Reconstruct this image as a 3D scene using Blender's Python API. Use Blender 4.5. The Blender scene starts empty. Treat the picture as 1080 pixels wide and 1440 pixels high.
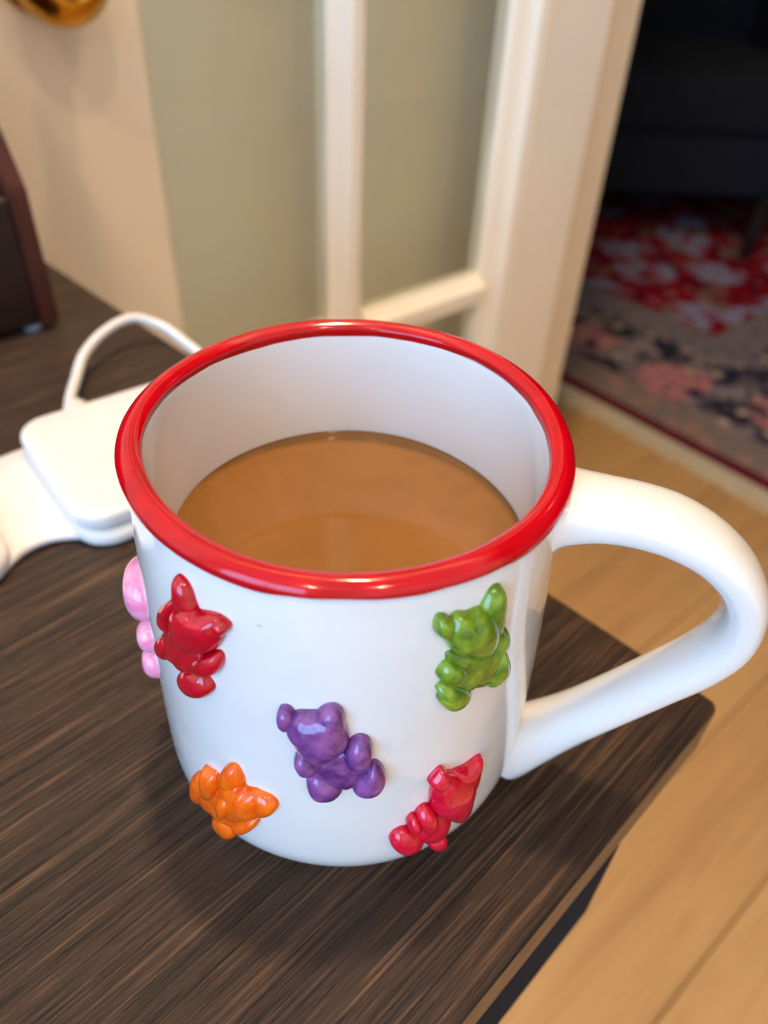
import bpy, bmesh, math, random
from mathutils import Vector, Matrix, noise
random.seed(4)
PI = math.pi
S = bpy.context.scene
COL = S.collection

# ---------------------------------------------------------------- camera, world, lights, exposure
FPX, PITCH, ROLL = 1061.47, math.radians(40.1827), math.radians(3.0238)
CAM = Vector((.00771, -.12629, .18619))
Fv = Vector((0, math.cos(PITCH), -math.sin(PITCH)))
x0 = Vector((1, 0, 0)); u0 = x0.cross(Fv)
Xv = x0*math.cos(ROLL) + u0*math.sin(ROLL)
Uv = -x0*math.sin(ROLL) + u0*math.cos(ROLL)
cd = bpy.data.cameras.new('camera'); co = bpy.data.objects.new('camera', cd); COL.objects.link(co)
co.matrix_world = Matrix(((Xv.x, Uv.x, -Fv.x, CAM.x), (Xv.y, Uv.y, -Fv.y, CAM.y), (Xv.z, Uv.z, -Fv.z, CAM.z), (0, 0, 0, 1)))
cd.sensor_fit = 'VERTICAL'; cd.sensor_height = 36; cd.lens = FPX/1440*36
cd.clip_start = .01; cd.clip_end = 50
cd.dof.use_dof = True; cd.dof.focus_distance = .152; cd.dof.aperture_fstop = 10.5
S.camera = co
S.view_settings.view_transform = 'Standard'; S.view_settings.look = 'None'
S.view_settings.gamma = 1; S.view_settings.use_curve_mapping = False
S.view_settings.exposure = 0.15

# room frame: s runs along the open door, n runs from the camera towards it
YR = math.radians(47.5556)
dR = Vector((math.sin(YR), math.cos(YR), 0)); dN = Vector((-math.cos(YR), math.sin(YR), 0))
C0 = Vector((CAM.x, CAM.y, 0))
ROT_ROOM = math.atan2(dR.y, dR.x)
def rp(s, n, z): return C0 + dR*s + dN*n + Vector((0, 0, z))
FZ = -.62; CZ = 1.85

w = bpy.data.worlds.new('world'); S.world = w; w.use_nodes = True
nt = w.node_tree; bg = nt.nodes['Background']
bg.inputs[0].default_value = (.27, .57, 1, 1); bg.inputs[1].default_value = 8

WIN = dict(n0=-1.25, n1=.25, z0=-.05, z1=1.45, s=-1.8)
def area(name, loc, direction, shape, sx, sy, energy, color, portal=False):
    l = bpy.data.lights.new(name, 'AREA'); l.shape = shape; l.size = sx
    if shape == 'RECTANGLE': l.size_y = sy
    l.energy = energy; l.color = color; l.cycles.is_portal = portal
    o = bpy.data.objects.new(name, l); COL.objects.link(o); o.location = loc
    o.rotation_euler = Vector(direction).to_track_quat('-Z', 'Y').to_euler(); return o
area('window_portal', rp(WIN['s']+.02, (WIN['n0']+WIN['n1'])/2, (WIN['z0']+WIN['z1'])/2), dR, 'RECTANGLE', 1.5, 1.5, 1, (1, 1, 1), True)
WARM = (1, .70, .40)
LAMPS = [(-.35, -1.25, 7.5), (.45, -1.05, 7.5), (.05, .28, 19), (1.55, 1.35, .5)]

# ---------------------------------------------------------------- helpers
def srgb(r, g, b):
    f = lambda c: ((c/255+.055)/1.055)**2.4 if c/255 > .04045 else c/255/12.92
    return (f(r), f(g), f(b), 1)
def ray(x, y): return Fv + Xv*((x-540)/FPX) - Uv*((y-720)/FPX)
def tag(o, label=None, cat=None, group=None, kind=None):
    if label: o['label'] = label
    if cat: o['category'] = cat
    if group: o['group'] = group
    if kind: o['kind'] = kind
    return o
def empty(name, loc=(0, 0, 0), rz=0):
    o = bpy.data.objects.new(name, None); COL.objects.link(o); o.location = loc; o.rotation_euler = (0, 0, rz)
    o.empty_display_size = .02; return o
def obj(name, bm, m, parent=None, smooth=True):
    me = bpy.data.meshes.new(name)
    bmesh.ops.recalc_face_normals(bm, faces=bm.faces)
    bm.to_mesh(me); bm.free()
    for p in me.polygons: p.use_smooth = smooth
    me.materials.append(m)
    o = bpy.data.objects.new(name, me); COL.objects.link(o)
    if parent: o.parent = parent
    return o
def box(bm, x0, x1, y0, y1, z0, z1, bev=0, seg=1):
    r = bmesh.ops.create_cube(bm, size=1)
    for v in r['verts']:
        v.co = Vector((x0 if v.co.x < 0 else x1, y0 if v.co.y < 0 else y1, z0 if v.co.z < 0 else z1))
    if bev:
        es = list({e for v in r['verts'] for e in v.link_edges})
        bmesh.ops.bevel(bm, geom=es, offset=bev, segments=seg, affect='EDGES', profile=.5)
    return bm
def B(*a, **k): return box(bmesh.new(), *a, **k)
def lathe(bm, prof, seg=96, wob=None):
    rings = []
    for r, z in prof:
        if r < 1e-6: rings.append([bm.verts.new((0, 0, z))]); continue
        rings.append([bm.verts.new(((r+(wob(2*PI*i/seg, r, z) if wob else 0))*math.cos(2*PI*i/seg), (r+(wob(2*PI*i/seg, r, z) if wob else 0))*math.sin(2*PI*i/seg), z)) for i in range(seg)])
    for a, b in zip(rings, rings[1:]):
        for i in range(seg):
            j = (i+1) % seg
            if len(a) == 1 and len(b) == 1: continue
            if len(a) == 1: bm.faces.new((a[0], b[i], b[j]))
            elif len(b) == 1: bm.faces.new((a[i], b[0], a[j]))
            else: bm.faces.new((a[i], b[i], b[j], a[j]))
    return bm
def cr(pts, sub, closed=False):
    n = len(pts); out = []
    rng = range(n) if closed else range(n-1)
    for i in rng:
        if closed: p = [pts[(i+k) % n] for k in (-1, 0, 1, 2)]
        else: p = [pts[max(i-1, 0)], pts[i], pts[i+1], pts[min(i+2, n-1)]]
        for k in range(sub):
            t = k/sub
            out.append(tuple(.5*(2*b+(c-a)*t+(2*a-5*b+4*c-d)*t*t+(3*b-a-3*c+d)*t**3) for a, b, c, d in zip(*p)))
    if not closed: out.append(tuple(pts[-1]))
    return out
def tube(bm, pts, rad, seg=16, caps=True, frame_n=None, shape=None):
    """sweep; rad = float or list of (across, thick) ; frame_n = fixed across-axis"""
    P = [Vector(p) for p in pts]; rings = []; n = len(P); up = None
    for i, p in enumerate(P):
        t = (P[min(i+1, n-1)]-P[max(i-1, 0)]).normalized()
        if frame_n: a = frame_n - t*frame_n.dot(t); a.normalize()
        else:
            if up is None: up = Vector((0, 0, 1)) if abs(t.z) < .9 else Vector((1, 0, 0))
            a = t.cross(up).normalized(); up = a.cross(t)
        b = t.cross(a)
        ra, rb = (rad, rad) if not isinstance(rad, list) else rad[i]
        rr = []
        for k in range(seg):
            an = 2*PI*k/seg; c, s = math.cos(an), math.sin(an)
            if shape: c = math.copysign(abs(c)**shape, c); s = math.copysign(abs(s)**shape, s)
            rr.append(bm.verts.new(p+a*ra*c+b*rb*s))
        rings.append(rr)
    for a, b in zip(rings, rings[1:]):
        for k in range(seg): bm.faces.new((a[k], a[(k+1) % seg], b[(k+1) % seg], b[k]))
    if caps: bm.faces.new(rings[0]); bm.faces.new(rings[-1])
    return bm
def prism(poly, z0, z1, bev=0, seg=2, crown=0):
    """rounded slab from a convex outline"""
    bm = bmesh.new(); c = Vector((sum(p[0] for p in poly)/len(poly), sum(p[1] for p in poly)/len(poly)))
    lv = [(0, z0+bev)] if bev else [(0, z0)]
    lay = []
    if bev:
        for k in range(seg+1):
            a = PI/2*k/seg; lay.append((bev*(1-math.sin(a)), z0+bev*(1-math.cos(a))))
        for k in range(seg+1):
            a = PI/2*k/seg; lay.append((bev*(1-math.cos(a)), z1-bev*(1-math.sin(a))))
    else: lay = [(0, z0), (0, z1)]
    n = len(poly); rings = []
    nor = []
    for i in range(n):
        a = Vector(poly[i-1]); b = Vector(poly[(i+1) % n]); t = (b-a).normalized(); nor.append(Vector((t.y, -t.x)))
    for ins, z in lay:
        rings.append([bm.verts.new((poly[i][0]-nor[i].x*ins, poly[i][1]-nor[i].y*ins, z)) for i in range(n)])
    for a, b in zip(rings, rings[1:]):
        for k in range(n): bm.faces.new((a[k], a[(k+1) % n], b[(k+1) % n], b[k]))
    bm.faces.new(rings[0][::-1])
    prev = rings[-1]
    for f in (.75, .5, .25):
        cur = [bm.verts.new((c.x+(v.co.x-c.x)*f/(1 if prev is rings[-1] else 1), c.y+(v.co.y-c.y)*f, z1+crown*(1-f*f))) for v in rings[-1]]
        for k in range(n): bm.faces.new((prev[k], prev[(k+1) % n], cur[(k+1) % n], cur[k]))
        prev = cur
    cv = bm.verts.new((c.x, c.y, z1+crown))
    for k in range(n): bm.faces.new((prev[k], prev[(k+1) % n], cv))
    return bm
def rrect(cx, cy, hx, hy, r, rot=0, seg=8):
    out = []
    for k, (sx, sy) in enumerate(((1, 1), (-1, 1), (-1, -1), (1, -1))):
        for j in range(seg+1):
            a = PI/2*(k+j/seg)
            x = sx*(hx-r)+r*math.cos(a); y = sy*(hy-r)+r*math.sin(a)
            out.append((cx+x*math.cos(rot)-y*math.sin(rot), cy+x*math.sin(rot)+y*math.cos(rot)))
    return out

# ---------------------------------------------------------------- materials
class NT:
    def __init__(s, name):
        s.m = bpy.data.materials.new(name); s.m.use_nodes = True; s.t = s.m.node_tree
        s.b = s.t.nodes['Principled BSDF']; s.co = None
    def n(s, ty, **k):
        nd = s.t.nodes.new(ty)
        for a, v in k.items():
            if a.startswith('i_'): nd.inputs[int(a[2:])].default_value = v
            else: setattr(nd, a, v)
        return nd
    def l(s, a, b): s.t.links.new(a, b)
    def coord(s, scale=(1, 1, 1), loc=(0, 0, 0), out='Object'):
        tc = s.n('ShaderNodeTexCoord'); mp = s.n('ShaderNodeMapping')
        mp.inputs['Scale'].default_value = scale; mp.inputs['Location'].default_value = loc
        s.l(tc.outputs[out], mp.inputs[0]); return mp.outputs[0]
    def noise(s, vec, scale, detail=3, rough=.5, dist=0):
        nd = s.n('ShaderNodeTexNoise'); nd.inputs['Scale'].default_value = scale; nd.inputs['Detail'].default_value = detail
        nd.inputs['Roughness'].default_value = rough; nd.inputs['Distortion'].default_value = dist
        s.l(vec, nd.inputs['Vector']); return nd.outputs['Fac']
    def ramp(s, fac, stops, interp='LINEAR'):
        r = s.n('ShaderNodeValToRGB'); e = r.color_ramp.elements; r.color_ramp.interpolation = interp
        e[0].position, e[0].color = stops[0]; e[1].position, e[1].color = stops[-1]
        for p, c in stops[1:-1]: x = e.new(p); x.color = c
        s.l(fac, r.inputs[0]); return r.outputs[0]
    def mix(s, fac, a, b, mode='MIX'):
        m = s.n('ShaderNodeMix', data_type='RGBA', blend_type=mode)
        for sk, v in ((0, fac), (6, a), (7, b)):
            if hasattr(v, 'links'): s.l(v, m.inputs[sk])
            else: m.inputs[sk].default_value = v
        return m.outputs[2]
    def math(s, op, a, b=None):
        m = s.n('ShaderNodeMath', operation=op)
        for k, v in enumerate((a, b)):
            if v is None: continue
            if hasattr(v, 'links'): s.l(v, m.inputs[k])
            else: m.inputs[k].default_value = v
        return m.outputs[0]
    def bump(s, h, dist, strength=1):
        b = s.n('ShaderNodeBump'); b.inputs['Distance'].default_value = dist; b.inputs['Strength'].default_value = strength
        s.l(h, b.inputs['Height']); s.l(b.outputs[0], s.b.inputs['Normal'])
    def set(s, **k):
        for a, v in k.items(): s.b.inputs[a.replace('_', ' ')].default_value = v
        return s
BW = lambda v: (v, v, v, 1)
def simple(name, col, rough=.5, metal=0, coat=0, ns=60, var=.06, bump=0):
    M = NT(name); M.set(Roughness=rough, Metallic=metal)
    M.b.inputs['Coat Weight'].default_value = coat; M.b.inputs['Coat Roughness'].default_value = .04
    v = M.coord(); f = M.noise(v, ns)
    c0 = tuple(min(1, x*(1-var)) for x in col[:3])+(1,); c1 = tuple(min(1, x*(1+var)) for x in col[:3])+(1,)
    M.l(M.ramp(f, [(.3, c0), (.7, c1)]), M.b.inputs['Base Color'])
    if bump: M.bump(f, bump)
    return M.m

# glazed white ceramic
M = NT('white_glaze'); v = M.coord()
f = M.noise(v, 240, 1); sp = M.ramp(f, [(.80, BW(0)), (.84, BW(1))])
base = M.ramp(M.noise(v, 25, 2), [(.3, (.77, .77, .755, 1)), (.7, (.82, .82, .81, 1))])
M.l(M.mix(sp, base, srgb(205, 190, 140)), M.b.inputs['Base Color'])
M.set(Roughness=.16); M.b.inputs['Coat Weight'].default_value = .7; M.b.inputs['Coat Roughness'].default_value = .03
M.bump(M.noise(v, 60, 2), .0006, .6); M_WHITE = M.m
def glaze(name, lo, hi, ns=300, bd=.0003):
    M = NT(name); v = M.coord(); f = M.noise(v, ns, 2)
    M.l(M.ramp(f, [(.35, lo), (.68, hi)]), M.b.inputs['Base Color'])
    M.set(Roughness=.12); M.b.inputs['Coat Weight'].default_value = .5; M.b.inputs['Coat Roughness'].default_value = .02
    M.bump(M.noise(v, 150, 1), bd, .5); return M.m
M_RED = glaze('red_glaze', (.42, .0, .004, 1), (.52, .0, .008, 1), 120, .00005)
M_RED.node_tree.nodes['Principled BSDF'].inputs['Coat Weight'].default_value = .25
M_RED.node_tree.nodes['Principled BSDF'].inputs['Specular IOR Level'].default_value = .35
M_BRED = glaze('candy_red', (.46, .0, .010, 1), (.62, .001, .020, 1))
M_BRED2 = glaze('candy_bright_red', (.58, .0, .02, 1), (.78, .008, .05, 1))
M_GREEN = glaze('candy_green', srgb(72, 112, 20), srgb(134, 165, 40))
M_PURPLE = glaze('candy_purple', srgb(92, 42, 112), srgb(150, 88, 158))
M_ORANGE = glaze('candy_orange', srgb(236, 88, 0), srgb(250, 118, 6))
M_PINK = glaze('candy_pink', srgb(238, 130, 175), srgb(250, 180, 205))

M = NT('coffee_liquid'); v = M.coord()
f = M.noise(v, 35, 2, .5, 1)
M.l(M.ramp(f, [(.3, srgb(136, 92, 44)), (.7, srgb(146, 100, 52))]), M.b.inputs['Base Color'])
M.set(Roughness=.07, IOR=1.33); M_COFFEE = M.m

# dark wood table, grain along local x
def dark_wood(name, cs):
    M = NT(name)
    v1 = M.coord((22, 1150, 22)); v2 = M.coord((7, 330, 7), (3, 1, 0)); v3 = M.coord((8, 40, 8), (1, 5, 0)); v4 = M.coord((60, 2200, 20))
    n1 = M.noise(v1, 1, 4, .62, .12); n2 = M.noise(v2, 1, 3, .55, .2); n3 = M.noise(v3, 1, 3); n4 = M.noise(v4, 1, 2)
    s = M.math('ADD', M.math('MULTIPLY', n1, .52), M.math('MULTIPLY', n2, .22))
    s = M.math('ADD', s, M.math('MULTIPLY', n4, .26))
    c = M.ramp(s, [(.38, cs[0]), (.46, cs[1]), (.54, cs[2]), (.63, cs[3])])
    c = M.mix(M.ramp(n3, [(.35, BW(0)), (.7, BW(.55))]), c, cs[4], 'MIX')
    c = M.mix(M.ramp(s, [(.40, BW(1)), (.47, BW(0))]), c, cs[0])
    M.l(c, M.b.inputs['Base Color']); M.set(Roughness=.48); M.b.inputs['Specular IOR Level'].default_value = .35
    M.bump(s, .002, .9); return M.m
M_DARK = dark_wood('dark_stained_oak', [srgb(22, 15, 11), srgb(42, 29, 21), srgb(62, 44, 32), srgb(116, 86, 62), srgb(58, 37, 25)])
M_EDGE = simple('oak_edge', srgb(116, 88, 62), .5, ns=80, var=.2)
M_SLATE = simple('slate_metal', srgb(30, 38, 50), .85, 0)
M_SLATE.node_tree.nodes['Principled BSDF'].inputs['Specular IOR Level'].default_value = .08
M_APRON = simple('brown_apron', srgb(78, 58, 44), .6, var=.15)

# honey floor boards
M = NT('floor_oak'); oi = M.n('ShaderNodeObjectInfo'); tc = M.n('ShaderNodeTexCoord')
va = M.n('ShaderNodeVectorMath', operation='MULTIPLY_ADD'); va.inputs[1].default_value = (3, 40, 3)
M.l(tc.outputs['Object'], va.inputs[0]); cx = M.n('ShaderNodeCombineXYZ'); M.l(M.math('MULTIPLY', oi.outputs['Random'], 90), cx.inputs[0]); M.l(M.math('MULTIPLY', oi.outputs['Random'], 50), cx.inputs[1]); M.l(cx.outputs[0], va.inputs[2])
g = M.noise(va.outputs[0], 1, 4, .6, .8)
c = M.ramp(g, [(.28, srgb(150, 106, 62)), (.5, srgb(194, 152, 100)), (.75, srgb(212, 170, 118))])
c = M.mix(.55, c, M.ramp(oi.outputs['Random'], [(0, srgb(190, 146, 95)), (1, srgb(208, 166, 112))]))
M.l(c, M.b.inputs['Base Color']); M.set(Roughness=.42); M.bump(g, .0006, .5); M_FLOOR = M.m
M_SUB = simple('floor_gap', srgb(90, 64, 40), .8)

M_PAINT = simple('cream_gloss_paint', srgb(250, 238, 218), .22, ns=8, var=.02)
M_CASING = simple('casing_paint', srgb(232, 212, 182), .35, ns=8, var=.02)
M_WALL = simple('sage_cream_wall', srgb(246, 238, 222), .8, ns=5, var=.03)
M_WALL2 = simple('navy_room_wall', srgb(40, 48, 62), .9, ns=5, var=.05)
M_CEIL = simple('ceiling_white', srgb(235, 232, 225), .9, ns=5, var=.02)
M_CHARGER = simple('white_plastic', srgb(232, 229, 226), .38, ns=40, var=.01)
M_CABLE = simple('cable_jacket', srgb(232, 230, 228), .4, ns=40, var=.01)
M_MAHOG = dark_wood('mahogany', [srgb(30, 10, 8), srgb(52, 18, 14), srgb(72, 26, 18), srgb(96, 38, 26), srgb(60, 18, 12)])
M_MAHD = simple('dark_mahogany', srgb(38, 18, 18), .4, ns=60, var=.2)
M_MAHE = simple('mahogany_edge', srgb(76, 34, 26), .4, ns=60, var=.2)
M_FOOT = simple('grey_rubber', srgb(70, 78, 84), .6)
M_NAVY = simple('navy_velvet', srgb(6, 18, 36), .95, ns=30, var=.15, bump=.002)
M_BLACKW = simple('black_wood', srgb(5, 4, 5), .8)
M_BRASS = simple('polished_brass', srgb(205, 150, 52), .12, 1, ns=20, var=.04)
M_FRINGE = simple('rug_fringe', srgb(206, 196, 168), .9, ns=200, var=.08)

M = NT('door_glass'); t = M.t; t.nodes.remove(M.b)
tr = M.n('ShaderNodeBsdfTransparent'); tr.inputs[0].default_value = (.95, .965, .93, 1)
gl = M.n('ShaderNodeBsdfGlossy'); gl.inputs['Roughness'].default_value = .02; gl.inputs[0].default_value = (.9, .95, .9, 1)
fr = M.n('ShaderNodeFresnel'); ge = M.n('ShaderNodeNewGeometry'); M.l(M.math('SUBTRACT', 1.5, M.math('MULTIPLY', ge.outputs['Backfacing'], 1.5-1/1.5)), fr.inputs[0]); mx = M.n('ShaderNodeMixShader')
M.l(fr.outputs[0], mx.inputs[0]); M.l(tr.outputs[0], mx.inputs[1]); M.l(gl.outputs[0], mx.inputs[2])
M.l(mx.outputs[0], t.nodes['Material Output'].inputs[0]); M_GLASS = M.m

M = NT('lamp_lens'); M.set(Base_Color=(1, .9, .75, 1)); M.b.inputs['Emission Color'].default_value = (1, .8, .55, 1); M.b.inputs['Emission Strength'].default_value = 12; M_LENS = M.m

# persian rug: x,y local with origin at the near corner
RL, RW = 2.15, 2.45
M = NT('persian_rug'); tc = M.n('ShaderNodeTexCoord'); sx = M.n('ShaderNodeSeparateXYZ'); M.l(tc.outputs['Object'], sx.inputs[0])
dx = M.math('MINIMUM', sx.outputs[0], M.math('SUBTRACT', RL, sx.outputs[0])); dy = M.math('MINIMUM', sx.outputs[1], M.math('SUBTRACT', RW, sx.outputs[1]))
d = M.math('MINIMUM', dx, dy)
co_ = tc.outputs['Object']
def vor(scale, th, rnd=.8, feat='F1'):
    vo = M.n('ShaderNodeTexVoronoi'); vo.inputs['Scale'].default_value = scale; vo.inputs['Randomness'].default_value = rnd
    nn = M.n('ShaderNodeTexNoise'); nn.inputs['Scale'].default_value = scale*2.2
    M.l(co_, nn.inputs['Vector'])
    ad = M.n('ShaderNodeVectorMath', operation='MULTIPLY_ADD'); ad.inputs[1].default_value = (.35/scale,)*3
    M.l(nn.outputs['Color'], ad.inputs[0]); M.l(co_, ad.inputs[2]); M.l(ad.outputs[0], vo.inputs['Vector'])
    return M.ramp(vo.outputs['Distance'], [(th-.04, BW(1)), (th+.04, BW(0))])
RED, RED2 = srgb(140, 14, 34), srgb(98, 14, 40)
GREY, NAVY, PINK, CREAM, LAV, OLIVE = srgb(140, 128, 132), srgb(32, 38, 62), srgb(186, 124, 130), srgb(200, 180, 160), srgb(150, 150, 186), srgb(130, 110, 94)
nz = M.noise(co_, 9, 3, .6)
field = M.mix(M.ramp(nz, [(.42, BW(0)), (.5, BW(1))]), RED2, RED)
field = M.mix(vor(5.5, .44), field, LAV)
field = M.mix(vor(8.3, .34), field, OLIVE)
field = M.mix(vor(13, .33), field, RED)
field = M.mix(vor(17, .28), field, srgb(150, 96, 108))
field = M.mix(vor(29, .26), field, RED2)
bord = M.mix(M.ramp(M.noise(co_, 14, 3), [(.44, BW(0)), (.56, BW(1))]), NAVY, GREY)
bord = M.mix(vor(4.6, .33, .45), bord, PINK)
bord = M.mix(vor(13, .26), bord, NAVY)
bord = M.mix(vor(18, .22), bord, CREAM)
bord = M.mix(vor(31, .27), bord, srgb(96, 84, 92))
guard = M.mix(vor(26, .3), srgb(128, 120, 126), srgb(104, 94, 104))
guard2 = M.mix(vor(20, .32), srgb(132, 118, 112), srgb(168, 128, 118))
def step(th): return M.ramp(d, [(max(th-.004, 0), BW(0)), (th+.004, BW(1))])
c = M.mix(step(.028), RED2, guard2); c = M.mix(step(.12), c, bord); c = M.mix(step(.35), c, guard); c = M.mix(step(.455), c, field)
M.l(c, M.b.inputs['Base Color']); M.set(Roughness=.95); M.b.inputs['Specular IOR Level'].default_value = .1
M.bump(M.noise(co_, 400, 2), .002, .6); M_RUG = M.m

# ---------------------------------------------------------------- the setting
def room(name, bm, m, parent=None, smooth=False, kind='structure'):
    o = obj(name, bm, m, parent, smooth)
    if not parent:
        o.location = C0; o.rotation_euler = (0, 0, ROT_ROOM)
        if kind: o['kind'] = kind
    return o
S0, S1, N0, N1 = -1.8, 4.0, -1.9, 3.0
NB = .62            # back wall face
SW0, SW1 = .775, .90   # wall with the opening
fl = room('floor', B(S0, S1, N0, N1, FZ-.06, FZ-.012), M_SUB)
PWID = .135
pl = []
for k in range(3):
    ln = 1.9
    bm = B(0, ln-.0012, 0, PWID-.0012, FZ-.012, FZ, bev=.0012); o = None
    me = bpy.data.meshes.new('plank'); bm.to_mesh(me); bm.free(); me.materials.append(M_FLOOR); pl.append(me)
    break
row = 3; n = N0
while n < N1:
    s = S0 - .5*((row*37) % 7)/7*1.9
    nn = n
    while s < S1:
        if s+1.9 > S0+.6 and not (nn > NB+.2 and s+1.9 < SW0):
            o = bpy.data.objects.new('plank', pl[0]); COL.objects.link(o); o.parent = fl
            o.location = (max(min(s, S1-1.9), S0), min(nn, N1-PWID), 0)
        s += 1.9
    n += PWID; row += 1
room('ceiling', B(S0, S1, N0, N1, CZ, CZ+.05), M_CEIL)
room('wall_back', B(S0-.1, SW0, NB, NB+.1, FZ, CZ), M_WALL)
wn0, wn1, wz0, wz1 = WIN['n0'], WIN['n1'], WIN['z0'], WIN['z1']
bm = bmesh.new()
box(bm, S0-.1, S0, N0, wn0, FZ, CZ); box(bm, S0-.1, S0, wn1, NB, FZ, CZ); box(bm, S0-.1, S0, wn0, wn1, FZ, wz0); box(bm, S0-.1, S0, wn0, wn1, wz1, CZ)
room('wall_left', bm, M_WALL)
room('wall_front', B(S0-.1, S1+.1, N0-.1, N0, FZ, CZ), M_WALL)
bm = bmesh.new()
box(bm, SW0, SW1, NB-.02, N1, FZ, CZ); box(bm, SW0, SW1, N0, -1.3, FZ, CZ); box(bm, SW0, SW1, -1.3, NB-.02, 1.45, CZ)
room('wall_right', bm, M_WALL)
room('wall_far', B(S1, S1+.1, N0, N1+.1, FZ, CZ), M_WALL2)
room('wall_side', B(SW1, S1, N1, N1+.1, FZ, CZ), M_WALL2)
room('trim_1', B(.722, .774, .508, NB-.001, FZ, 1.45, bev=.004), M_CASING)
# window frame
wf = empty('window_1', C0, ROT_ROOM); wf['kind'] = 'structure'
for a in (B(S0-.07, S0-.02, wn0, wn0+.05, wz0, wz1), B(S0-.07, S0-.02, wn1-.05, wn1, wz0, wz1), B(S0-.07, S0-.02, wn0+.05, wn1-.05, wz0, wz0+.05), B(S0-.07, S0-.02, wn0+.05, wn1-.05, wz1-.05, wz1)):
    obj('window_frame', a, M_PAINT, wf, False)
obj('mullion', B(S0-.06, S0-.03, -.52, -.48, wz0+.05, wz1-.05), M_PAINT, wf, False)
obj('window_sill', B(S0-.02, S0+.06, wn0-.04, wn1+.04, wz0-.03, wz0), M_PAINT, wf, False)

# the open french door, front face at n = .50
DF, DT = .50, .035
door = empty('door_1', rp(0, 0, 0), ROT_ROOM); tag(door, kind='structure')
dl, dr = .125, .716
pl1, pm0, pm1, pr1 = .2405, .389, .427, .588
zb, zt = FZ+.02, 1.40
obj('stile', B(dl, pl1, DF, DF+DT, zb, zt, bev=.003), M_PAINT, door, False)
obj('stile', B(pr1+.034, dr, DF, DF+DT, zb, zt, bev=.003), M_PAINT, door, False)
def bead(s0, s1):   # moulded vertical glazing bead next to the stile
    prof = [(s0, DF+.030), (s0, DF+.017), (s0+.004, DF+.012), (s0+(s1-s0)*.5, DF+.007), (s0+(s1-s0)*.62, DF-.002), (s1-.003, DF-.003), (s1, DF+.002), (s1, DF+.030)]
    bm = bmesh.new(); lo = [bm.verts.new((a, b, zb+.2)) for a, b in prof]; hi = [bm.verts.new((a, b, zt-.1)) for a, b in prof]
    for k in range(len(prof)): j = (k+1) % len(prof); bm.faces.new((lo[k], lo[j], hi[j], hi[k]))
    bm.faces.new(lo); bm.faces.new(hi); return bm
obj('glazing_bead', bead(pr1, pr1+.034), M_PAINT, door, False)
def muntin_v(s0, s1, z0, z1):
    prof = [(s0, DF+.028), (s0, DF+.014), (s0+.006, DF+.010), (s0+.010, DF+.003), (s0+.014, DF), (s1-.014, DF), (s1-.010, DF+.003), (s1-.006, DF+.010), (s1, DF+.014), (s1, DF+.028)]
    bm = bmesh.new(); lo = [bm.verts.new((a, b, z0)) for a, b in prof]; hi = [bm.verts.new((a, b, z1)) for a, b in prof]
    for k in range(len(prof)): j = (k+1) % len(prof); bm.faces.new((lo[k], lo[j], hi[j], hi[k]))
    bm.faces.new(lo); bm.faces.new(hi); return bm
def muntin_h(s0, s1, z0, z1):
    prof = [(DF+.028, z0), (DF+.014, z0), (DF+.010, z0+.005), (DF+.003, z0+.008), (DF, z0+.011), (DF, z1-.011), (DF+.003, z1-.008), (DF+.010, z1-.005), (DF+.014, z1), (DF+.028, z1)]
    bm = bmesh.new(); lo = [bm.verts.new((s0, a, b)) for a, b in prof]; hi = [bm.verts.new((s1, a, b)) for a, b in prof]
    for k in range(len(prof)): j = (k+1) % len(prof); bm.faces.new((lo[k], lo[j], hi[j], hi[k]))
    bm.faces.new(lo); bm.faces.new(hi); return bm
zbr = zb+.21
obj('muntin', muntin_v(pm0, pm1, zbr, zt-.1), M_PAINT, door, False)
rows = [-.168, .26, .69, 1.12]
for zz in rows:
    obj('muntin', muntin_h(pl1, pm0, zz, zz+.036), M_PAINT, door, False)
    obj('muntin', muntin_h(pm1, pr1, zz, zz+.036), M_PAINT, door, False)
obj('rail', B(pl1, pr1+.034, DF+.001, DF+DT, zb, zbr, bev=.002), M_PAINT, door, False)
obj('rail', B(pl1, pr1+.034, DF+.001, DF+DT, zt-.1, zt, bev=.002), M_PAINT, door, False)
zs = [zbr] + [v for zz in rows for v in (zz, zz+.036)] + [zt-.1]
for a, b in zip(zs[::2], zs[1::2]):
    for s0, s1 in ((pl1, pm0), (pm1, pr1)):
        obj('glass_pane', B(s0, s1, DF+.018, DF+.022, a, b), M_GLASS, door, False)
# brass knob with rose
kn = lathe(bmesh.new(), [(0, .001), (.0235, .001), (.024, .003), (.020, .0055), (.012, .007), (.0105, .012), (.012, .016), (.019, .0195), (.0245, .026), (.0262, .034), (.0245, .042), (.018, .0495), (.011, .0525), (.0102, .0512), (.004, .0518), (0, .0518)], 48)
bmesh.ops.rotate(kn, verts=kn.verts, cent=(0, 0, 0), matrix=Matrix.Rotation(PI/2, 3, 'X'))
bmesh.ops.translate(kn, verts=kn.verts, vec=(.1815, DF, .1425))
obj('door_knob', kn, M_BRASS, door)

# downlights
for i, (x, y, e) in enumerate(LAMPS):
    L = empty('ceiling_light', (x, y, CZ))
    tag(L, ['round ceiling downlight behind the camera to the left', 'round ceiling downlight behind the camera to the right', 'round ceiling downlight above the mug and table', 'round dim ceiling downlight in the room with the rug'][i], 'light')
    obj('ring', lathe(bmesh.new(), [(.055, 0), (.075, 0), (.074, -.006), (.058, -.008), (.055, -.004)], 40), M_CEIL, L)
    obj('lens', lathe(bmesh.new(), [(0, -.001), (.055, -.001), (.055, -.003), (0, -.003)], 40), M_LENS, L)
    area('downlight', (x, y, CZ-.012), (0, 0, -1), 'DISK', .10, 0, e, WARM)

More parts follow.
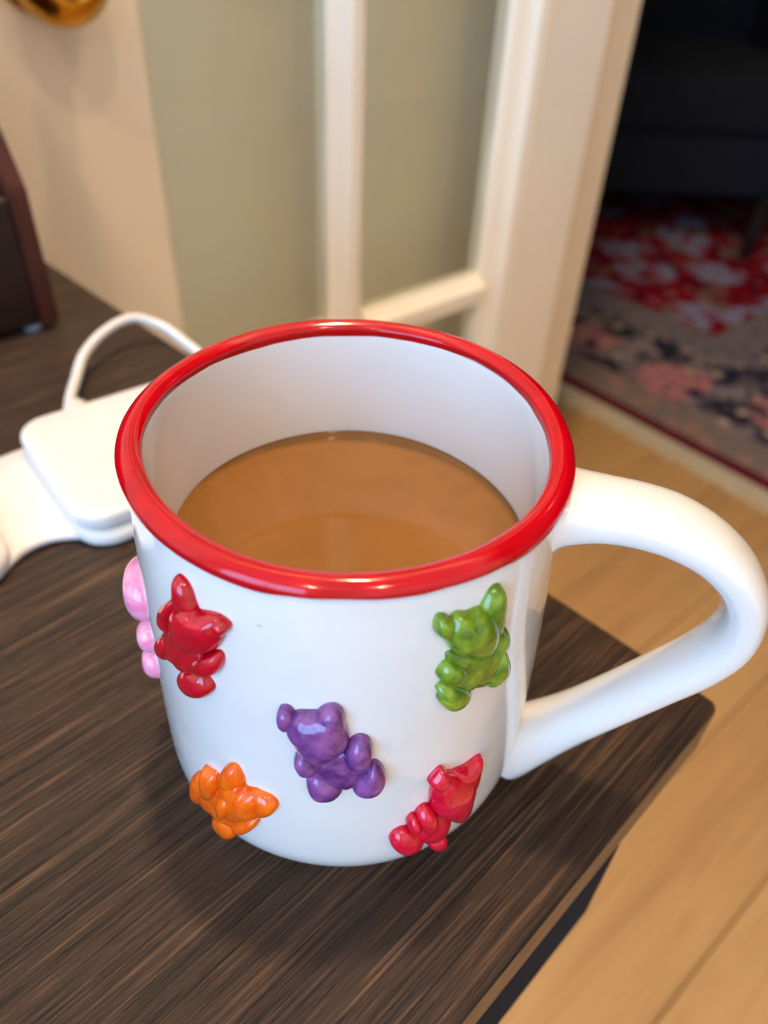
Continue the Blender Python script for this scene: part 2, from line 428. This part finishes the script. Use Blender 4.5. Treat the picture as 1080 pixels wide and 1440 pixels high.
# ---------------------------------------------------------------- rug and sofa in the next room
rug = obj('persian_rug', prism(rrect(RL/2, RW/2, RL/2, RW/2, .01, 0, 3), 0, .008, .003), M_RUG, None, False)
rug.location = rp(1.213, .25, FZ); rug.rotation_euler = (0, 0, ROT_ROOM)
tag(rug, 'red oriental rug with a grey and navy floral border lying on the wooden floor', 'rug')
bm = bmesh.new(); k = 0
while k*.0062 < RW-.01:
    y = .004+k*.0062; l = .050+random.uniform(-.008, .010); dy_ = random.uniform(-.003, .003)
    vs = [bm.verts.new(p) for p in ((.002, y-.0022, .005), (.002, y+.0022, .005), (-l, y+.0026+dy_, .0012), (-l, y-.0026+dy_, .0012), (.002, y-.0022, .001), (.002, y+.0022, .001), (-l, y+.0026+dy_, .0002), (-l, y-.0026+dy_, .0002))]
    for f in ((0, 1, 2, 3), (4, 7, 6, 5), (0, 3, 7, 4), (1, 5, 6, 2), (2, 6, 7, 3)): bm.faces.new([vs[q] for q in f])
    k += 1
fo = obj('fringe', bm, M_FRINGE, rug, False); fo['kind'] = 'stuff'; fo['label'] = 'cream fringe along the near edge'

RZ = FZ+.008
sofa = empty('sofa', (.25, 2.08, RZ)); tag(sofa, 'dark navy upholstered sofa with slim black legs standing on the rug', 'sofa')
obj('base', B(-1, 1, 0, .85, .145, .30, bev=.02, seg=3), M_NAVY, sofa)
for i in (0, 1): obj('seat_cushion', B(-.84+i*.84, i*.84, -.01, .66, .30, .44, bev=.035, seg=4), M_NAVY, sofa)
obj('backrest', B(-.86, .86, .62, .85, .29, .82, bev=.05, seg=4), M_NAVY, sofa)
for sx_ in (-1, 1): obj('armrest', B(min(sx_*.84, sx_*1.0), max(sx_*.84, sx_*1.0), 0, .85, .29, .60, bev=.04, seg=4), M_NAVY, sofa)
for lx, ly, ox, oy in ((.79, .03, -.05, -.095), (-.79, .03, .05, -.095), (.79, .78, -.05, .05), (-.79, .78, .05, .05)):
    bm = bmesh.new(); tube(bm, [(lx, ly, .155), (lx+ox*.5, ly+oy*.5, .078), (lx+ox, ly+oy, 0)], [(.024, .024), (.019, .019), (.013, .013)], 14)
    for v in bm.verts: v.co.z = max(v.co.z, 0)
    obj('leg', bm, M_BLACKW, sofa)

# ---------------------------------------------------------------- table (local x towards the near right edge's vanishing side, y along the back edge)
YT = math.radians(43.4633)
CORNER = Vector((.11192, .01305, 0)); ROT_T = PI/2-YT
def tw(x, y, z=0):
    c, s = math.cos(ROT_T), math.sin(ROT_T); return Vector((CORNER.x+x*c-y*s, CORNER.y+x*s+y*c, z))
tb = empty('side_table', CORNER+Vector((0, 0, FZ)), ROT_T); tag(tb, 'dark stained wooden table with ribbed grain under the mug', 'table')
TL, TWD, TH = .95, .458, .021
zt_ = -FZ
bm = bmesh.new()
poly = []
rc = .0035
for cx_, cy_, a0 in ((-rc, TWD-rc, 0), (-TL+rc, TWD-rc, 90), (-TL+rc, rc, 180), (-rc, rc, 270)):
    for j in range(7): a = math.radians(a0+15*j); poly.append((cx_+rc*math.cos(a), cy_+rc*math.sin(a)))
bm = prism(poly, zt_-TH, zt_, .0018, 3)
obj('tabletop', bm, M_DARK, tb, True)
me = tb.children[0].data
for p in me.polygons: p.use_smooth = abs(p.normal.z) < .95
me.materials.append(M_EDGE)
for p in me.polygons:
    if abs(p.normal.z) < .3: p.material_index = 1
obj('apron', B(-TL+.05, -.012, .005, TWD-.03, zt_-.064, zt_-TH, bev=.001), M_APRON, tb, False)
obj('frame_rail', B(-TL+.05, -.045, .0002, .0048, zt_-.070, zt_-.0225, bev=.001), M_SLATE, tb, False)
for lx in (-.09, -TL+.09):
    for ly in (.07, TWD-.09):
        obj('leg', B(lx-.02, lx+.02, ly-.02, ly+.02, 0, zt_-.064, bev=.002), M_SLATE, tb, False)

# ---------------------------------------------------------------- the dark wooden organiser at the left
bx = empty('desk_organizer', tw(-.033, .349), ROT_T+math.radians(0)); tag(bx, 'dark mahogany desk organizer with sloping sides standing on the table by the door', 'organizer')
def side(x0, x1, m):
    prof = [(0, .003), (0, .069), (.012, .090), (.105, .205), (.108, .205), (.108, .003)]
    bm = bmesh.new(); a = [bm.verts.new((x0, y, z)) for y, z in prof]; b = [bm.verts.new((x1, y, z)) for y, z in prof]
    for k in range(len(prof)): j = (k+1) % len(prof); bm.faces.new((a[k], a[j], b[j], b[k]))
    bm.faces.new(a); bm.faces.new(b[::-1])
    bmesh.ops.bevel(bm, geom=list(bm.edges), offset=.0012, segments=2, affect='EDGES')
    return bm
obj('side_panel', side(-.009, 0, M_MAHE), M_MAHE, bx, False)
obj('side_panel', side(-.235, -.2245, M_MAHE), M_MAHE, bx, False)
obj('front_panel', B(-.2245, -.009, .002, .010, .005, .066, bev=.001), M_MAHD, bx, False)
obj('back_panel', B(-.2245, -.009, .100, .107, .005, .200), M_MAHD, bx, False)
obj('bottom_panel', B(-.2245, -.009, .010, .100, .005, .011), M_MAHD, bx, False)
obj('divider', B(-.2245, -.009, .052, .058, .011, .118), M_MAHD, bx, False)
for fx in (-.012, -.222):
    for fy in (.006, .098):
        obj('foot', lathe(bmesh.new(), [(0, 0), (.005, 0), (.0055, .002), (.0045, .004), (0, .004)], 16), M_FOOT, bx).location = (fx, fy, 0)

# ---------------------------------------------------------------- folding charger and cable
ch = empty('wireless_charger', tw(-.065, .2155), ROT_T-math.radians(7)); tag(ch, 'white folding wireless charger with stacked square pads lying on the table left of the mug', 'charger')
obj('base_pad', prism(rrect(0, 0, .0375, .0385, .013), 0, .0066, .0028, 4), M_CHARGER, ch)
obj('charging_pad', prism(rrect(0, 0, .0372, .0372, .012), .0072, .0145, .0026, 5, .0004), M_CHARGER, ch)
bm = bmesh.new(); prev = None
for x, lo, hi in cr([(-.028, -.0345, .0355), (-.036, -.029, .0350), (-.046, -.0245, .0340), (-.055, -.0255, .0330), (-.064, -.0310, .0345), (-.075, -.033, .035)], 4):
    e = .002
    cur = [bm.verts.new((x, y, z)) for y, z in ((lo+e, .0004), (lo, .0014), (lo, .0032), (lo+e, .0044), (lo+.3*(hi-lo), .0046), (lo+.7*(hi-lo), .0046), (hi-e, .0044), (hi, .0032), (hi, .0014), (hi-e, .0004))]
    if prev:
        for k in range(10): bm.faces.new((prev[k], prev[(k+1) % 10], cur[(k+1) % 10], cur[k]))
    else: bm.faces.new(cur)
    prev = cur
bm.faces.new(prev)
obj('hinge_strip', bm, M_CHARGER, ch)
obj('folded_pad', prism(rrect(-.0955, .001, .037, .0365, .014), 0, .0085, .0035, 5, .001), M_CHARGER, ch)
cb = empty('charging_cable', (-.1228, .141, 0)); tag(cb, 'white charging cable looping from the charger over the back edge of the table', 'cable')
def rel(p): return Vector(p)-Vector((-.1228, .141, 0))
P0 = tw(-.0725, .2560, .0062)
path = [P0, P0+Vector((-.006, .010, 0)), Vector((-.1335, .1665, .0075)), Vector((-.1345, .183, .011)), Vector((-.1300, .200, .014)), Vector((-.1215, .2140, .0145)), Vector((-.1105, .2180, .0105)), Vector((-.0985, .2135, .0055)), tw(.004, .262, -.004), tw(.009, .262, -.03), tw(.010, .262, -.12), tw(.010, .27, -.35), tw(.012, .28, FZ+.004)]
obj('cord', tube(bmesh.new(), cr([tuple(rel(p)) for p in path], 8), .0024, 12), M_CABLE, cb)
dcb = (Vector((-.1335, .1665, .0075))-P0).normalized()
obj('plug_collar', tube(bmesh.new(), [tuple(rel(P0-dcb*.002)), tuple(rel(P0+dcb*.010)), tuple(rel(P0+dcb*.012))], [(.0052, .0036), (.0050, .0034), (.003, .0028)], 16), M_CHARGER, cb)

# ---------------------------------------------------------------- the mug
mug = empty('mug', (0, 0, .0002)); tag(mug, 'white ceramic mug with red rim and raised glossy bears standing on the dark table', 'mug')
OUT = [(.0350, .0004), (.0385, .0012), (.0425, .0042), (.0455, .0090), (.0470, .0150), (.0470, .025), (.0464, .040), (.0458, .055), (.0453, .070), (.0448, .083), (.0443, .090), (.0438, .0945), (.0434, .0972), (.0430, .0990)]
OUTS = cr(OUT, 5)
def rad(z):
    if z <= OUTS[0][1]: return OUTS[0][0]
    for a, b in zip(OUTS, OUTS[1:]):
        if a[1] <= z <= b[1]: return a[0]+(b[0]-a[0])*(z-a[1])/(b[1]-a[1]+1e-9)
    return OUTS[-1][0]
def wobf(th, r, z):
    if r < .03: return 0
    return .00022*math.sin(3*th+z*40)+.00016*math.sin(5*th-z*90+1)
INN = [(.0420, .0998), (.0406, .0996), (.04025, .0990), (.0400, .094), (.0397, .085), (.0394, .073), (.0390, .050), (.0385, .02), (.034, .0085), (.02, .007), (0, .007)]
prof = [(0, .0012), (.031, .0012), (.0325, .0), (.0345, .0)] + OUTS + cr(INN, 5)
obj('cup_body', lathe(bmesh.new(), prof, 160, wobf), M_WHITE, mug)
def tilt(o):   # the hand made lip dips a little on one side
    for v in o.data.vertices:
        q = math.hypot(v.co.x, v.co.y)
        if v.co.z > .085 and q > .01: v.co.z += .0012*v.co.y/q*min(1, (v.co.z-.085)/.012)
tilt(bpy.data.objects['cup_body'])
# red glazed lip
bm = bmesh.new(); seg = 200
RIM = cr([(.0404, .0992), (.04005, .1002), (.0402, .1014), (.0411, .1021), (.0422, .1025), (.0433, .1023), (.0444, .1016), (.0450, .1007), (.0451, .0999), (.0447, .0992), (.0436, .0988)], 4)
rings = []
for i in range(seg):
    th = 2*PI*i/seg; w1 = .0007*math.sin(4*th+.7)+.0004*math.sin(11*th)+.0004*noise.noise(Vector((math.cos(th)*9, math.sin(th)*9, 0)))
    w2 = .0005*math.sin(3*th+2)+.0004*noise.noise(Vector((math.cos(th)*6, math.sin(th)*6, 4)))
    row_ = []
    for k, (r, z) in enumerate(RIM):
        t = k/(len(RIM)-1); zz = z + (w1*max(0, (t-.7)/.3) - w2*max(0, (.25-t)/.25)) + .00015*math.sin(2*th+1)
        rr = r + wobf(th, r, z)
        row_.append(bm.verts.new((rr*math.cos(th), rr*math.sin(th), zz)))
    rings.append(row_)
for i in range(seg):
    a, b = rings[i], rings[(i+1) % seg]
    for k in range(len(RIM)-1): bm.faces.new((a[k], a[k+1], b[k+1], b[k]))
    bm.faces.new((a[-1], a[0], b[0], b[-1]))
o = obj('rim', bm, M_RED, mug); o['label'] = 'glossy red painted rim'; tilt(o)
# handle, in a vertical plane through the axis
AZ = math.radians(-13)
ha = Vector((math.cos(AZ), math.sin(AZ), 0)); hn = Vector((-math.sin(AZ), math.cos(AZ), 0))
HP = [(775, 712), (797, 712), (850, 716), (905, 726), (955, 743), (1003, 772), (1037, 810), (1047, 850), (1030, 892), (988, 924), (930, 952), (860, 984), (800, 1010), (750, 1030), (722, 1040), (704, 1046)]
HW = [(.0105, .0085), (.0092, .0068), (.0084, .0052), (.0082, .0048), (.0082, .0046), (.0080, .0044), (.0078, .0044), (.0076, .0045), (.0074, .0046), (.0072, .0047), (.0070, .0048), (.0070, .0050), (.0072, .0056), (.0080, .0072), (.0088, .0086), (.0090, .0096)]
hp = []
for (x, y), wd in zip(HP, HW):
    d_ = ray(x, y); P = CAM + d_*(-(CAM.dot(hn))/(d_.dot(hn)))
    hp.append((P.x, P.y, P.z)+wd)
hs = cr(hp, 5)
bm = tube(bmesh.new(), [p[:3] for p in hs], [(p[3], p[4]) for p in hs], 32, True, hn, .86)
for v in bm.verts:
    v.co.z = max(v.co.z, .0045); q = math.hypot(v.co.x, v.co.y)
    if q < .0428: v.co.x *= .0428/q; v.co.y *= .0428/q
obj('handle', bm, M_WHITE, mug)

def surf(x, y, off=.0008):
    """where the line of sight through (x, y) first meets the cup wall -> (angle, height)"""
    d_ = ray(x, y); best = None; t = .10
    while t < .22:
        P = CAM+d_*t
        g = math.hypot(P.x, P.y)-rad(max(P.z, 0))-off
        if P.z < .003: g = abs(g)+(.003-P.z)
        if best is None or g < best[0]: best = (g, P)
        if g < 0: break
        t += .0003
    P = best[1]; return (math.atan2(P.y, P.x), max(P.z, .0035))
def spt(th, z, h):
    r = rad(z); dr_ = (rad(z+.002)-rad(max(z-.002, .0005)))/.004
    nn = Vector((math.cos(th), math.sin(th), -dr_)).normalized()
    return Vector((r*math.cos(th), r*math.sin(th), z)) + nn*h
def dome(name, uv, H, m, parent, base=0.0, NR=9):
    """pillow shaped relief with a closed outline given as (angle, height) on the cup wall"""
    sm_ = cr(uv, 5, True); bm = bmesh.new()
    cu = sum(p[0] for p in sm_)/len(sm_); cv = sum(p[1] for p in sm_)/len(sm_)
    c = bm.verts.new(spt(cu, cv, base+H)); prev = None
    ts = [math.sin(PI/2*(k+1)/NR) for k in range(NR)]
    for t in ts:
        h = base + H*max(0, 1-t**2.8)**.55
        cur = [bm.verts.new(spt(cu+(u-cu)*t, cv+(v_-cv)*t, h)) for u, v_ in sm_]
        n_ = len(cur)
        for k in range(n_):
            if prev is None: bm.faces.new((c, cur[k], cur[(k+1) % n_]))
            else: bm.faces.new((prev[k], cur[k], cur[(k+1) % n_], prev[(k+1) % n_]))
        prev = cur
    sk = [bm.verts.new(spt(u, v_, -.0006)) for u, v_ in sm_]
    for k in range(len(sk)): bm.faces.new((prev[k], sk[k], sk[(k+1) % len(sk)], prev[(k+1) % len(sk)]))
    bm.faces.new(sk)
    return obj(name, bm, m, parent)
def bear(label, m, org, sc, parts):
    root = None
    for name, H, poly in parts:
        uv = [surf(org[0]+x/sc, org[1]+y/sc) for x, y in poly]
        H *= .68 if name == 'ear' else .9
        o = dome('candy_bear' if root is None else name, uv, H, m, mug if root is None else root)
        if root is None: root = o; o['label'] = label
bear('glossy red bear at the left of the cup, one ear long and pointed', M_BRED, (200, 800), 7.579, [
 ('body', .0022, [(300, 600), (200, 690), (170, 800), (200, 905), (290, 985), (360, 1040), (430, 1120), (600, 1130), (680, 1100), (620, 960), (560, 860), (420, 700)]),
 ('head', .0042, [(330, 420), (420, 380), (520, 400), (600, 455), (720, 480), (850, 540), (880, 690), (840, 810), (760, 885), (640, 905), (490, 880), (380, 800), (325, 690), (318, 540)]),
 ('ear', .0036, [(342, 95), (375, 80), (440, 130), (500, 230), (545, 350), (590, 480), (500, 540), (390, 480), (345, 360), (345, 200)]),
 ('ear', .0038, [(770, 540), (850, 530), (930, 600), (932, 660), (880, 720), (790, 700), (745, 610)]),
 ('arm', .0030, [(225, 380), (290, 335), (350, 345), (345, 560), (330, 700), (265, 670), (215, 590), (208, 480)]),
 ('arm', .0034, [(530, 980), (620, 920), (780, 890), (850, 920), (862, 1010), (820, 1110), (720, 1138), (620, 1115), (555, 1050)]),
 ('leg', .0028, [(168, 780), (200, 715), (260, 720), (300, 800), (310, 920), (280, 985), (200, 915)]),
 ('leg', .0033, [(392, 1110), (480, 1075), (630, 1110), (720, 1200), (762, 1290), (720, 1355), (640, 1374), (540, 1345), (460, 1275), (405, 1190)])])
bear('glossy green bear at the right of the cup', M_GREEN, (590, 810), 7.2, [
 ('body', .0024, [(280, 800), (400, 770), (640, 740), (760, 640), (825, 640), (860, 760), (880, 880), (850, 980), (780, 1075), (660, 1135), (540, 1160), (450, 1200), (330, 1200), (230, 1090), (270, 900)]),
 ('head', .0044, [(250, 560), (300, 470), (380, 385), (490, 380), (600, 330), (720, 330), (790, 430), (790, 580), (740, 700), (660, 800), (560, 830), (420, 820), (315, 760), (250, 650)]),
 ('ear', .0040, [(150, 480), (200, 415), (290, 420), (345, 480), (330, 580), (260, 635), (190, 620), (148, 570)]),
 ('ear', .0042, [(630, 310), (690, 190), (755, 115), (825, 98), (855, 160), (842, 320), (822, 500), (765, 650), (690, 690), (630, 580), (600, 420)]),
 ('arm', .0034, [(172, 1015), (230, 905), (310, 860), (420, 870), (468, 930), (420, 1015), (330, 1068), (230, 1072)]),
 ('arm', .0030, [(820, 505), (880, 530), (878, 650), (800, 770), (730, 850), (690, 810), (740, 700), (790, 600)]),
 ('leg', .0034, [(168, 1140), (260, 1080), (400, 1085), (500, 1130), (520, 1200), (430, 1310), (310, 1362), (230, 1335), (182, 1260), (190, 1200)]),
 ('leg', .0032, [(860, 740), (892, 860), (872, 970), (800, 1072), (690, 1135), (660, 1040), (720, 900), (790, 800)])])
bear('glossy purple bear in the middle of the cup', M_PURPLE, (370, 980), 5.684, [
 ('body', .0024, [(350, 500), (460, 470), (600, 450), (720, 450), (780, 560), (760, 700), (700, 748), (630, 748), (540, 765), (440, 740), (355, 650), (360, 560)]),
 ('head', .0046, [(180, 240), (250, 145), (420, 138), (560, 115), (640, 190), (690, 330), (660, 420), (560, 490), (450, 525), (355, 480), (265, 395), (215, 310)]),
 ('ear', .0038, [(105, 150), (130, 98), (200, 105), (255, 170), (245, 250), (185, 268), (125, 230)]),
 ('ear', .0044, [(430, 140), (500, 90), (580, 88), (645, 145), (655, 230), (560, 260), (460, 220)]),
 ('arm', .0036, [(243, 500), (280, 440), (350, 450), (435, 520), (445, 590), (360, 612), (290, 582)]),
 ('arm', .0040, [(640, 470), (690, 370), (770, 325), (850, 350), (882, 430), (850, 530), (780, 585), (700, 575), (650, 535)]),
 ('leg', .0036, [(345, 640), (430, 600), (540, 640), (645, 720), (600, 792), (500, 817), (410, 797), (353, 730)]),
 ('leg', .0040, [(715, 710), (790, 610), (880, 523), (950, 560), (987, 640), (950, 722), (870, 768), (780, 770), (720, 750)])])
bear('glossy orange bear low on the left of the cup', M_ORANGE, (250, 1060), 6.75, [
 ('body', .0024, [(170, 350), (300, 250), (420, 350), (480, 500), (600, 600), (700, 640), (620, 720), (500, 740), (370, 630), (290, 530), (190, 440)]),
 ('head', .0044, [(400, 300), (460, 240), (590, 230), (650, 320), (760, 350), (830, 430), (830, 560), (740, 610), (600, 628), (480, 605), (410, 520), (393, 400)]),
 ('ear', .0044, [(398, 190), (455, 118), (540, 113), (600, 180), (635, 300), (560, 340), (450, 320), (398, 270)]),
 ('ear', .0042, [(730, 365), (850, 390), (935, 450), (958, 510), (900, 572), (800, 585), (730, 540)]),
 ('muzzle', .0054, [(430, 350), (500, 310), (565, 350), (590, 440), (555, 540), (490, 570), (440, 490)]),
 ('leg', .0030, [(148, 205), (200, 180), (250, 250), (262, 420), (225, 482), (165, 425), (147, 300)]),
 ('leg', .0034, [(238, 130), (300, 150), (380, 220), (395, 380), (340, 445), (270, 405), (242, 280)]),
 ('arm', .0034, [(520, 620), (650, 590), (765, 600), (775, 660), (700, 720), (600, 742), (530, 710)]),
 ('arm', .0032, [(330, 600), (430, 590), (540, 660), (590, 750), (520, 802), (440, 792), (370, 735)])])
bear('glossy bright red bear low on the right of the cup with a pointed ear', M_BRED2, (530, 1050), 6.353, [
 ('body', .0024, [(330, 740), (440, 640), (560, 600), (670, 655), (640, 760), (590, 850), (500, 880), (400, 860), (340, 850)]),
 ('head', .0044, [(478, 540), (490, 400), (540, 270), (640, 240), (760, 250), (870, 290), (855, 420), (810, 570), (720, 670), (620, 650), (520, 605)]),
 ('ear', .0042, [(462, 340), (520, 260), (590, 203), (650, 260), (630, 370), (540, 400)]),
 ('ear', .0036, [(680, 250), (800, 190), (945, 90), (928, 220), (885, 370), (800, 430), (710, 360)]),
 ('arm', .0040, [(350, 620), (440, 535), (520, 575), (535, 660), (460, 735), (375, 725)]),
 ('paw', .0034, [(268, 680), (320, 622), (375, 640), (395, 710), (330, 755), (278, 735)]),
 ('leg', .0036, [(108, 850), (160, 778), (260, 738), (370, 760), (420, 840), (330, 912), (240, 942), (160, 912)]),
 ('leg', .0032, [(440, 855), (540, 790), (580, 775), (618, 790), (605, 855), (565, 900), (480, 902)])])
# pink bear round the left side
def ell(thd, z, ru, rv, rot=0, n_=12):
    r = rad(z); out = []
    for k in range(n_):
        a = 2*PI*k/n_; x = ru*math.cos(a); y = rv*math.sin(a)
        out.append((math.radians(thd)+(x*math.cos(rot)-y*math.sin(rot))/r, z+x*math.sin(rot)+y*math.cos(rot)))
    return out
pk = dome('candy_bear', ell(-170, 0.0453, .0068, .0085), .0026, M_PINK, mug); pk['label'] = 'glossy pink bear on the far left side of the cup'
for nm, a, z, ru, rv, H, rt in (('head', -169, 0.0606, .0080, .0078, .0052, 0), ('ear', -178, 0.0628, .0030, .0034, .0030, .3), ('ear', -186, 0.0658, .0030, .0034, .0036, -.3),
    ('arm', -163, 0.0500, .0034, .0042, .0036, .5), ('arm', -178, 0.0518, .0034, .0042, .0036, -.5), ('leg', -164, 0.0400, .0040, .0045, .0036, .2), ('leg', -177, 0.0413, .0040, .0045, .0036, -.2)):
    dome(nm, ell(a, z, ru, rv, rt), H, M_PINK, pk)

# coffee, with a meniscus creeping up the wall
cf = obj('coffee', lathe(bmesh.new(), [(0, .060), (.0380, .060), (.03925, .0690), (.03925, .0737), (.0387, .0730), (.0378, .0727), (.034, .0726), (.02, .0726), (0, .0726)], 128, wobf), M_COFFEE)
tag(cf, 'milky brown coffee filling the white mug', 'coffee')
